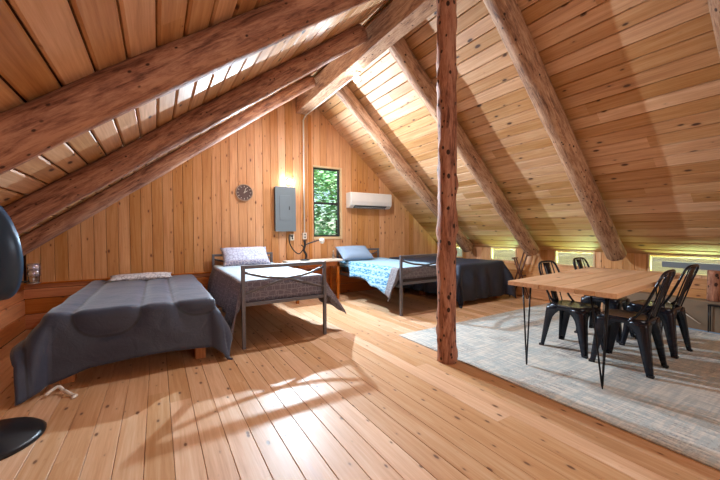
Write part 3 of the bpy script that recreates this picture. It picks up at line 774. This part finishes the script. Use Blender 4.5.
# --- bed 1: low lumber bed with slate comforter
lumber_bed('platform_bed', 'low platform bed of raw lumber under the slate comforter at left', -0.70, 0.40, 3.48, 5.60, 0.29)
mt1 = slab('mattress', M_MATT, -0.71, 0.41, 3.47, 5.66, 0.292, 0.545, bev=0.05); tag(mt1, 'mattress hidden under the slate comforter on the leftmost bed', 'mattress', 'mattresses on the beds')
def sdrr(px, py, cx, cy, hx, hy, rr):
    qx = abs(px-cx)-hx+rr; qy = abs(py-cy)-hy+rr
    return math.hypot(max(qx, 0), max(qy, 0))+min(max(qx, qy), 0)-rr
def seams1(a, b_):
    return min((sdrr(a, b_, -0.36, 4.75, 0.23, 1.53, 0.19), sdrr(a, b_, 0.33, 4.75, 0.21, 1.45, 0.19), a+0.93), key=abs)
cf = cloth('comforter', M_COMF, None, -0.72, 0.42, 3.46, 5.66, 0.575, lambda y: 0.34-0.06*max(0, 1-(y-3.46)/0.8), lambda y: 0.40+0.04*max(0, 1-(y-3.46)/0.8),
      lambda s: 0.46+0.13*max(0, 1-s*3.6)+0.02*math.sin(s*9), flare=0.10, wave=0.016, seed=1, seams=seams1, puff=0.03, slope=-0.004, freq=9, flL=lambda b: 0.25+0.45*max(0, 1-(b-3.2)/1.2), flR=0.3)
tag(cf, 'slate blue quilted comforter draped to the floor over the leftmost bed', 'comforter')
# folded patterned pillow edge at the head
pm = pillow_mat('grey print', (206, 202, 206), (92, 84, 96), -9, False)
pillow('pillow', pm, 'flat grey and white print pillow at the head of the leftmost bed', (-0.19, 5.44, 0.612), (0.14, 0, 0), 0.37, 0.13, 0.035, 4)
bm = bmesh.new()
tube(bm, smoothpath([(-0.72, 3.25, 0.02), (-0.66, 3.30, 0.05), (-0.62, 3.27, 0.02), (-0.60, 3.22, 0.035), (-0.56, 3.18, 0.015), (-0.53, 3.15, 0.012), (-0.55, 3.12, 0.012)], 6), 0.012, 8)
tag(link('white_strap', bm, M_WHITE, None, True), 'loose white strap on the floor by the leftmost bed leg', 'strap')

# --- iron beds
def iron_bed(label, x0, x1, y0, y1):
    t = thing('iron_bed', label, 'bed', ((x0+x1)/2, y0, 0), 0, 'iron beds along the gable wall'); hx = (x1-x0)/2; D = y1-y0; s = 0.018
    for nm, yy, hh in (('footboard', 0.0, 0.865), ('headboard', D, 0.87)):
        bm = bmesh.new(); box(bm, -hx+s, hx-s, yy-s, yy+s, hh-2*s, hh); top = link(nm, bm, M_IRON, t, bev=0.004)
        for sx in (-hx, hx):
            bm = bmesh.new(); box(bm, sx-s, sx+s, yy-s, yy+s, 0, hh); link('leg', bm, M_IRON, t, bev=0.004)
        bm = bmesh.new(); box(bm, -hx+s, hx-s, yy-s*0.8, yy+s*0.8, 0.44, 0.475); link('lower_rail', bm, M_IRON, top, bev=0.003)
        za, zb = 0.57, 0.80
        for sg in (1, -1):
            pts = [(sg*(-hx+s), yy, za), (sg*(-hx*0.45), yy, za+0.07), (0, yy, (za+zb)/2+0.015), (sg*hx*0.5, yy, zb-0.07), (sg*(hx-s), yy, zb if sg > 0 else zb-0.01)]
            bm = bmesh.new(); tube(bm, smoothpath(pts, 5), 0.013, 8); link('cross_bar', bm, M_IRON, top, True)
    for sx in (-hx, hx):
        bm = bmesh.new(); box(bm, sx-0.012, sx+0.012, s, D-s, 0.40, 0.445); link('side_rail', bm, M_IRON, t, bev=0.003)
    bm = bmesh.new()
    for k in range(10): yy = 0.15+k*(D-0.3)/9; box(bm, -hx+0.012, hx-0.012, yy-0.015, yy+0.015, 0.41, 0.425)
    link('mattress_slats', bm, M_IRON, t)
    return t
iron_bed('grey iron bed second from the left, beside the slate comforter', 0.745, 1.665, 3.52, 5.62)
iron_bed('grey iron bed partly behind the log post', 2.945, 3.885, 3.69, 5.62)

slabm = slab('mattress', M_BOXS, 0.775, 1.635, 3.60, 5.58, 0.447, 0.665, bev=0.05); tag(slabm, 'dark mattress on the iron bed beside the slate comforter', 'mattress', 'mattresses on the beds')
slabm = slab('mattress', M_BOXS, 2.975, 3.855, 3.775, 5.58, 0.447, 0.645, bev=0.05); tag(slabm, 'dark mattress on the iron bed behind the log post', 'mattress', 'mattresses on the beds')

SP2 = spread_mat('taupe spread', (160, 174, 182), (96, 92, 110), (118, 114, 130), (178, 176, 186), 0.74, 1.66, 3.58)
cl = cloth('bedspread', SP2, None, 0.765, 1.645, 3.565, 5.56, 0.70, lambda y: 0.44+0.16*max(0, 1-(y-3.565)/0.5), lambda y: 0.24+0.30*max(0, 1-(y-3.7)/1.1), lambda s: 0.25, flare=0.05, wave=0.02, seed=5, freq=13, flL=0.16, flR=lambda b: 0.2+0.30*max(0, 1-(b-3.6)/1.0))
tag(cl, 'taupe patterned bedspread with a pale top on the bed second from the left', 'bedspread')
# foot end of the spreads is tucked inside the footboard: pull it in
def tuck(o, ylim):
    for v in o.data.vertices:
        if v.co.y < ylim and abs(v.co.z) < 5:
            v.co.y = ylim-(ylim-v.co.y)*0.10
tuck(cl, 3.575)
SP3 = spread_mat('blue spread', (150, 184, 204), (92, 104, 132), (112, 106, 112), (164, 158, 160), 2.98, 3.88, 3.78, teal=(20, 112, 156))
cl3 = cloth('bedspread', SP3, None, 2.965, 3.865, 3.735, 5.56, 0.68, lambda y: 0.31+0.17*max(0, 1-(y-3.735)/0.35)+0.05*math.sin(y*5)-0.22*min(1, max(0, (y-4.95)/0.2)), lambda y: 0.22, lambda s: 0.20, flare=0.34, wave=0.018, seed=9, freq=11)
tag(cl3, 'pale blue bedspread with a teal woven border on the bed partly behind the post', 'bedspread')
tuck(cl3, 3.745)

p2 = pillow_mat('lavender pillow', (180, 184, 204), (120, 112, 138), -0.13, False)
pillow('pillow', p2, 'white and lavender pillow propped on the bed second from the left', (1.19, 5.40, 0.835), (math.radians(42), 0, 0.0), 0.36, 0.20, 0.065, 2)
p3 = pillow_mat('blue pillow', (138, 158, 180), (86, 100, 128), -9, True)
pillow('pillow', p3, 'blue grey pillow on the pale blue bedspread', (3.16, 5.33, 0.815), (math.radians(33), 0.0, -0.05), 0.33, 0.21, 0.07, 3)

# --- bed 4
lumber_bed('platform_bed', 'lumber platform bed under the dark navy comforter behind the log post', 4.22, 5.28, 3.75, 5.60, 0.30)
mt4 = slab('mattress', M_MATT, 4.21, 5.28, 3.74, 5.64, 0.302, 0.63, bev=0.05); tag(mt4, 'mattress hidden under the dark navy comforter at right', 'mattress', 'mattresses on the beds')
cf4 = cloth('comforter', M_COMF2, None, 4.20, 5.28, 3.74, 5.62, 0.665, 0.58, 0.36, 0.62, flare=0.07, wave=0.022, seed=14, puff=0.0, freq=17, flR=0.5)
tag(cf4, 'dark navy comforter draped over the bed right of the log post', 'comforter')

# ------------------------------------------------------------------ rug
rg = thing('area_rug', 'large distressed grey and blue rug under the dining table', 'rug', (2.36, 0.0, 0.0))
bm = bmesh.new(); box(bm, 0, 3.06, -0.9, 3.0, 0.002, 0.012)
link('rug_pile', bm, M_RUG, rg, bev=0.003)
bm = bmesh.new(); box(bm, 3.06, 3.12, -0.9, 3.0, 0.002, 0.014); link('rug_binding', bm, M_RUGB, rg, bev=0.003)

# ------------------------------------------------------------------ dining table
t = thing('dining_table', 'pine dining table with black hairpin legs standing on the rug', 'table', (2.70, 1.01, 0.013), math.radians(4.0))
bm = bmesh.new(); lay = bm.faces.layers.float.new('rnd')
nb = 6; wd = 0.80/nb; tl = 1.80
for k in range(nb):
    n0 = len(bm.faces); box(bm, 0+0.003*random.random(), tl-0.004*random.random(), k*wd+0.0008, (k+1)*wd-0.0008, 0.71, 0.748)
    bm.faces.ensure_lookup_table(); rv = random.random()
    for ff in bm.faces[n0:]: ff[lay] = rv
link('tabletop', bm, M_TABLE, t, bev=0.004)
for sx, sy, qx, qy in ((0.12, 0.12, 1, 1), (0.12, 0.69, 1, -1), (tl-0.16, 0.12, -1, 1), (tl-0.16, 0.68, -1, -1)):
    bm = bmesh.new(); r0 = 0.0068; foot = Vector((sx, sy, r0+0.001))
    tops = [Vector((sx-0.055*qx, sy+0.06*qy, 0.707)), Vector((sx-0.0*qx, sy-0.035*qy, 0.707)), Vector((sx+0.065*qx, sy+0.0*qy, 0.707))]
    for tp in tops: tube(bm, [tp, foot+(tp-foot)*0.03+Vector((0, 0, 0.0))], r0, 8)
    tube(bm, [foot+(tops[0]-foot)*0.03, foot, foot+(tops[2]-foot)*0.03], r0, 8)
    box(bm, sx-0.075, sx+0.085, sy-0.06, sy+0.075, 0.705, 0.7095)
    link('hairpin_leg', bm, M_HAIR, t, True)

# ------------------------------------------------------------------ metal chairs
def make_chair(label):
    t = thing('metal_chair', label, 'chair', (0, 0, 0), 0, 'black metal chairs around the dining table')
    # faces +Y ; back at -Y
    bm = bmesh.new(); n = 40
    def rr(a, hx, hy, p=5.0):
        c, s = math.cos(a), math.sin(a); k = (abs(c/hx)**p+abs(s/hy)**p)**(-1/p); return c*k, s*k
    rings = []
    for (sx, z) in ((0.02, 0.440), (0.10, 0.439), (0.15, 0.442), (0.17, 0.447), (0.178, 0.444), (0.180, 0.425), (0.182, 0.400)):
        rings.append([bm.verts.new((*rr(2*PI*k/n, sx, sx), z)) for k in range(n)])
    for i in range(len(rings)-1):
        for k in range(n): bm.faces.new((rings[i][k], rings[i+1][k], rings[i+1][(k+1) % n], rings[i][(k+1) % n]))
    bm.faces.new(rings[0])
    s_ = link('seat', bm, M_BLACK, t, True); sm = s_.modifiers.new('t', 'SOLIDIFY'); sm.thickness = 0.004
    # legs: folded sheet, wide at the top forming arches, tapering down
    for sx in (-1, 1):
        for sy in (-1, 1):
            bm = bmesh.new(); K = 12; cols = []
            for i in range(K+1):
                q = i/K; z = 0.425*(1-q)
                ox = 0.178+0.028*q; oy = 0.178+(0.045 if sy > 0 else 0.052)*q
                ww = 0.040+0.052*(1-q)+0.085*max(0, 1-q*3.4)**1.8
                hw = ww
                corner = Vector((sx*ox, sy*oy, z))
                c1 = Vector((sx*(ox-0.012), sy*oy, z)); c2 = Vector((sx*ox, sy*(oy-0.012), z))
                e1 = Vector((sx*(ox-hw), sy*(oy-0.002), z)); e2 = Vector((sx*(ox-0.002), sy*(oy-hw), z))
                cols.append([bm.verts.new(v) for v in (e1, c1, c2, e2)])
            for i in range(K):
                for k in range(3):
                    bm.faces.new((cols[i][k], cols[i][k+1], cols[i+1][k+1], cols[i+1][k]))
            bmesh.ops.recalc_face_normals(bm, faces=bm.faces)
            l_ = link('leg', bm, M_BLACK, t, True)
            sm = l_.modifiers.new('t', 'SOLIDIFY'); sm.thickness = 0.006; sm.offset = 0
            bm = bmesh.new(); ex, ey = sx*0.196, sy*(0.213 if sy > 0 else 0.220)
            box(bm, ex-0.018, ex+0.018, ey-0.018, ey+0.018, 0.0, 0.02); link('foot_cap', bm, M_CORD, l_, bev=0.003)
    # back frame
    bm = bmesh.new()
    pts = [(-0.172, -0.05, 0.415), (-0.178, -0.13, 0.50), (-0.182, -0.20, 0.64), (-0.175, -0.255, 0.78), (-0.13, -0.280, 0.845), (0, -0.290, 0.858), (0.13, -0.280, 0.845), (0.175, -0.255, 0.78), (0.182, -0.20, 0.64), (0.178, -0.13, 0.50), (0.172, -0.05, 0.415)]
    tube(bm, smoothpath(pts, 5), 0.0105, 10); bf = link('back_frame', bm, M_BLACK, t, True)
    bm = bmesh.new(); K = 10; prev = None
    for i in range(K+1):
        q = i/K; z = 0.44+0.405*q; y = -0.172-0.115*q; hw = 0.055-0.006*math.sin(q*PI)+0.008*q
        row = [bm.verts.new((x, y+0.012*(1-(x/hw)**2), z)) for x in (-hw, -hw*0.5, 0, hw*0.5, hw)]
        if prev:
            for k in range(4): bm.faces.new((prev[k], prev[k+1], row[k+1], row[k]))
        prev = row
    sp_ = link('back_splat', bm, M_BLACK, t, True); sm = sp_.modifiers.new('t', 'SOLIDIFY'); sm.thickness = 0.004
    for sx in (-1, 1):
        bm = bmesh.new(); tube(bm, smoothpath([(sx*0.115, -0.165, 0.43), (sx*0.118, -0.215, 0.60), (sx*0.115, -0.262, 0.76), (sx*0.10, -0.283, 0.845)], 4), 0.006, 8); link('back_rod', bm, M_BLACK, bf, True)
    return t
ch0 = make_chair('black metal chair nearest the viewer, its back in front of the table')
ch0.location = (3.53, 1.24, 0.013); ch0.rotation_euler = (0, 0, math.radians(2))
ch0.scale = (0.92, 0.98, 1)
for loc, rz, lab in (((4.26, 1.27, 0.013), -2, 'black metal chair behind the nearest one, at the right end of the table'),
                     ((3.57, 1.71, 0.013), 178, 'black metal chair on the far side of the table, nearer its left end'),
                     ((4.32, 1.73, 0.013), 181, 'black metal chair on the far side of the table, toward the window wall')):
    c = copy_tree(ch0); c.location = loc; c.rotation_euler = (0, 0, math.radians(rz)); c['label'] = lab

# ------------------------------------------------------------------ right hand side details
t = thing('folding_rack', 'brown folding wooden rack standing behind the dining table by the knee wall', 'rack', (5.56, 3.5, 0.0))
for (ya, yb, xx) in ((-0.22, 0.06, -0.06), (0.10, -0.16, -0.03), (-0.22, 0.06, 0.06), (0.10, -0.16, 0.03)):
    bm = bmesh.new(); tube(bm, [(xx, -ya, 0.006), (xx, -yb, 0.84 if ya < 0 else 0.72)], 0.014, 8); link('leg', bm, M_DKWOOD, t, True)
for (yy, zz) in ((-0.06, 0.83), (0.16, 0.71), (0.0, 0.40)):
    bm = bmesh.new(); tube(bm, [(-0.08, yy, zz), (0.08, yy, zz)], 0.012, 8); link('crossbar', bm, M_DKWOOD, t, True)

bm = bmesh.new(); box(bm, XR-0.06, XR-0.005, 0.55, 1.62, 0.715, 0.79)
tag(link('grey_rail', bm, M_GREYRAIL, None, bev=0.004), 'grey painted rail across the low window at the right edge', 'rail')
log('short_log', (XR-0.085, 1.135, 0.36), (XR-0.085, 1.135, 0.713), 0.06, 33, M_POST, 'short upright log under the grey rail at the right edge', 'log')
bm = bmesh.new(); box(bm, XR-0.16, XR-0.003, 0.3, 2.25, 0.0, 0.355)
tag(link('plywood_box', bm, M_PLY, None, bev=0.004), 'low grey brown plywood box along the knee wall at the right edge', 'box')
bm = bmesh.new(); tube(bm, [(XR-0.175, 1.53, 0.30), (XR-0.19, 1.22, 0.075)], 0.006, 6)
tag(link('thin_stick', bm, M_WHITEP, None, True), 'thin pale stick leaning slantwise on the plywood box', 'stick')
t = thing('plant_stand', 'small black iron stand on the floor at the right edge', 'stand', (5.50, 1.06, 0.0))
bm = bmesh.new(); box(bm, -0.06, 0.03, -0.09, 0.09, 0.315, 0.33); link('top', bm, M_HAIR, t, bev=0.003)
for sx, sy in ((-0.05, -0.08), (-0.05, 0.08), (0.02, -0.08), (0.02, 0.08)):
    bm = bmesh.new(); tube(bm, [(sx, sy, 0.315), (sx*1.1, sy*(1.0), 0.006)], 0.006, 6); link('leg', bm, M_HAIR, t, True)

# ------------------------------------------------------------------ floor fan at the left edge
t = thing('pedestal_fan', 'dark navy pedestal fan with round base cut by the left edge', 'fan', (-0.87, 2.70, 0.0))
bm = bmesh.new(); lathe(bm, [(0.0, 0.0), (0.265, 0.0), (0.27, 0.012), (0.25, 0.03), (0.10, 0.05), (0.04, 0.07)], 48); link('base', bm, M_FANB, t, True)
bm = bmesh.new(); tube(bm, [(0, 0, 0.06), (0, 0, 0.95)], 0.018, 14); link('pole', bm, M_FANB, t, True)
hd = Matrix.Translation((0.04, 0.0, 1.11)) @ Matrix.Rotation(math.radians(38), 4, 'Z') @ Matrix.Rotation(math.radians(84), 4, 'Y')   # local +z : direction the fan faces
bm = bmesh.new(); lathe(bm, [(0.0, -0.16), (0.06, -0.155), (0.08, -0.12), (0.085, -0.04), (0.0, -0.04)], 28, hd); link('motor', bm, M_FANB, t, True)
bm = bmesh.new()
lathe(bm, [(0.0, -0.09), (0.17, -0.085), (0.265, -0.05), (0.295, 0.0), (0.295, 0.03), (0.283, 0.03), (0.283, 0.0), (0.255, -0.04), (0.15, -0.07), (0.0, -0.075)], 56, hd); gr = link('shroud', bm, M_FAN, t, True)
bm = bmesh.new()
for k in range(9):
    rr_ = 0.05+k*0.024; zz = 0.052-0.05*(rr_/0.262)**2
    pts = [hd @ Vector((rr_*math.cos(a), rr_*math.sin(a), zz)) for a in [2*PI*i/40 for i in range(41)]]
    tube(bm, pts, 0.0022, 5, caps=False)
for k in range(12):
    a = 2*PI*k/12; pts = [hd @ Vector((q*math.cos(a), q*math.sin(a), 0.052-0.05*(q/0.262)**2)) for q in (0.04, 0.11, 0.19, 0.285)]
    tube(bm, pts, 0.003, 5)
link('front_grille', bm, M_FANB, t, True)
hb = hd @ Matrix.Translation((0.02, -0.20, 0.012))
bm = bmesh.new(); lathe(bm, [(0, -0.095), (0.02, -0.093), (0.02, -0.07), (0, -0.07)], 20, hb); link('badge', bm, M_SILVER, t)
for k in range(9):
    rr_ = 0.06+k*0.026; zz = (-0.094 if rr_ < 0.17 else -0.089+0.36*(rr_-0.17))-0.006
    bm = bmesh.new(); tube(bm, [hd @ Vector((rr_*math.cos(a), rr_*math.sin(a), zz)) for a in [2*PI*i/48 for i in range(49)]], 0.003, 5, caps=False); link('grille_ring', bm, M_FANB, gr, True)
for k in range(16):
    a = 2*PI*k/16; bm = bmesh.new(); tube(bm, [hd @ Vector((q*math.cos(a), q*math.sin(a), (-0.094 if q < 0.17 else -0.089+0.36*(q-0.17))-0.008)) for q in (0.06, 0.12, 0.17, 0.22, 0.268)], 0.0028, 5); link('grille_spoke', bm, M_FANB, gr, True)
for k in range(6):
    bm = bmesh.new(); box(bm, -0.17+k*0.016, -0.163+k*0.016, -0.17, -0.06, -0.106, -0.07, hd); link('vent_slat', bm, M_FANB, gr)
for k in range(4):
    bm = bmesh.new(); a0 = k*PI/2; K = 8; prev = None
    for i in range(K+1):
        q = 0.04+0.185*i/K; row = []
        for s in (-1, 0, 1):
            aa = a0+s*(0.42-0.05*i/K)+0.25*i/K; row.append(bm.verts.new(hd @ Vector((q*math.cos(aa), q*math.sin(aa), -0.01+0.022*s))))
        if prev:
            for j in range(2): bm.faces.new((prev[j], prev[j+1], row[j+1], row[j]))
        prev = row
    bl = link('blade', bm, M_FAN, t, True); sm = bl.modifiers.new('t', 'SOLIDIFY'); sm.thickness = 0.003

# ------------------------------------------------------------------ outside
bm = bmesh.new(); box(bm, -40, 40, -40, 60, -3.2, -3.0); o = link('ground', bm, M_GRASS); struct(o)
def siding(a, b_):
    pass
bm = bmesh.new()
for k in range(11):
    x0 = XR+1.0; box(bm, x0, x0+0.02+0.012*(k % 2), YB, YG+0.9, 0.0+k*0.09, 0.086+k*0.09)
struct(link('trim_3', bm, M_SIDING))
def tree(label, loc, h, spread, n, seed):
    rnd = random.Random(seed); t = thing('leafy_tree', label, 'tree', loc, 0, 'trees outside the gable window')
    bm = bmesh.new(); tube(bm, [(0, 0, 0), (0.08, 0.05, h*0.5), (0, 0, h*0.9)], [0.16, 0.11, 0.03], 10); link('trunk', bm, M_BARK, t, True)
    bm = bmesh.new(); lay = bm.faces.layers.float.new('rnd')
    cl_ = [(Vector((rnd.gauss(0, spread*0.45), rnd.gauss(0, spread*0.3), h*rnd.uniform(0.35, 1.0))), rnd.random()) for _ in range(70)]
    for _ in range(n):
        c0, br = rnd.choice(cl_); p = c0+Vector((rnd.gauss(0, 0.26), rnd.gauss(0, 0.26), rnd.gauss(0, 0.22)))
        s = rnd.uniform(0.045, 0.10); R_ = Matrix.Rotation(rnd.uniform(0, 6.3), 3, 'Z') @ Matrix.Rotation(rnd.uniform(-1.2, 1.2), 3, 'X')
        vs = [bm.verts.new(p+R_ @ Vector(q)*s) for q in ((-1, 0, 0), (0, -0.55, 0.1), (1, 0, 0), (0, 0.55, 0.1))]
        ff = bm.faces.new(vs); ff[lay] = min(1, max(0, br*0.7+rnd.random()*0.4))
    link('foliage', bm, M_LEAF, t)
tree('leafy green tree seen through the gable window, nearer one', (4.6, 8.8, -3.0), 6.6, 2.4, 6500, 3)
tree('leafy green tree behind the nearer one outside the gable window', (6.6, 10.8, -3.0), 8.4, 3.4, 7500, 5)
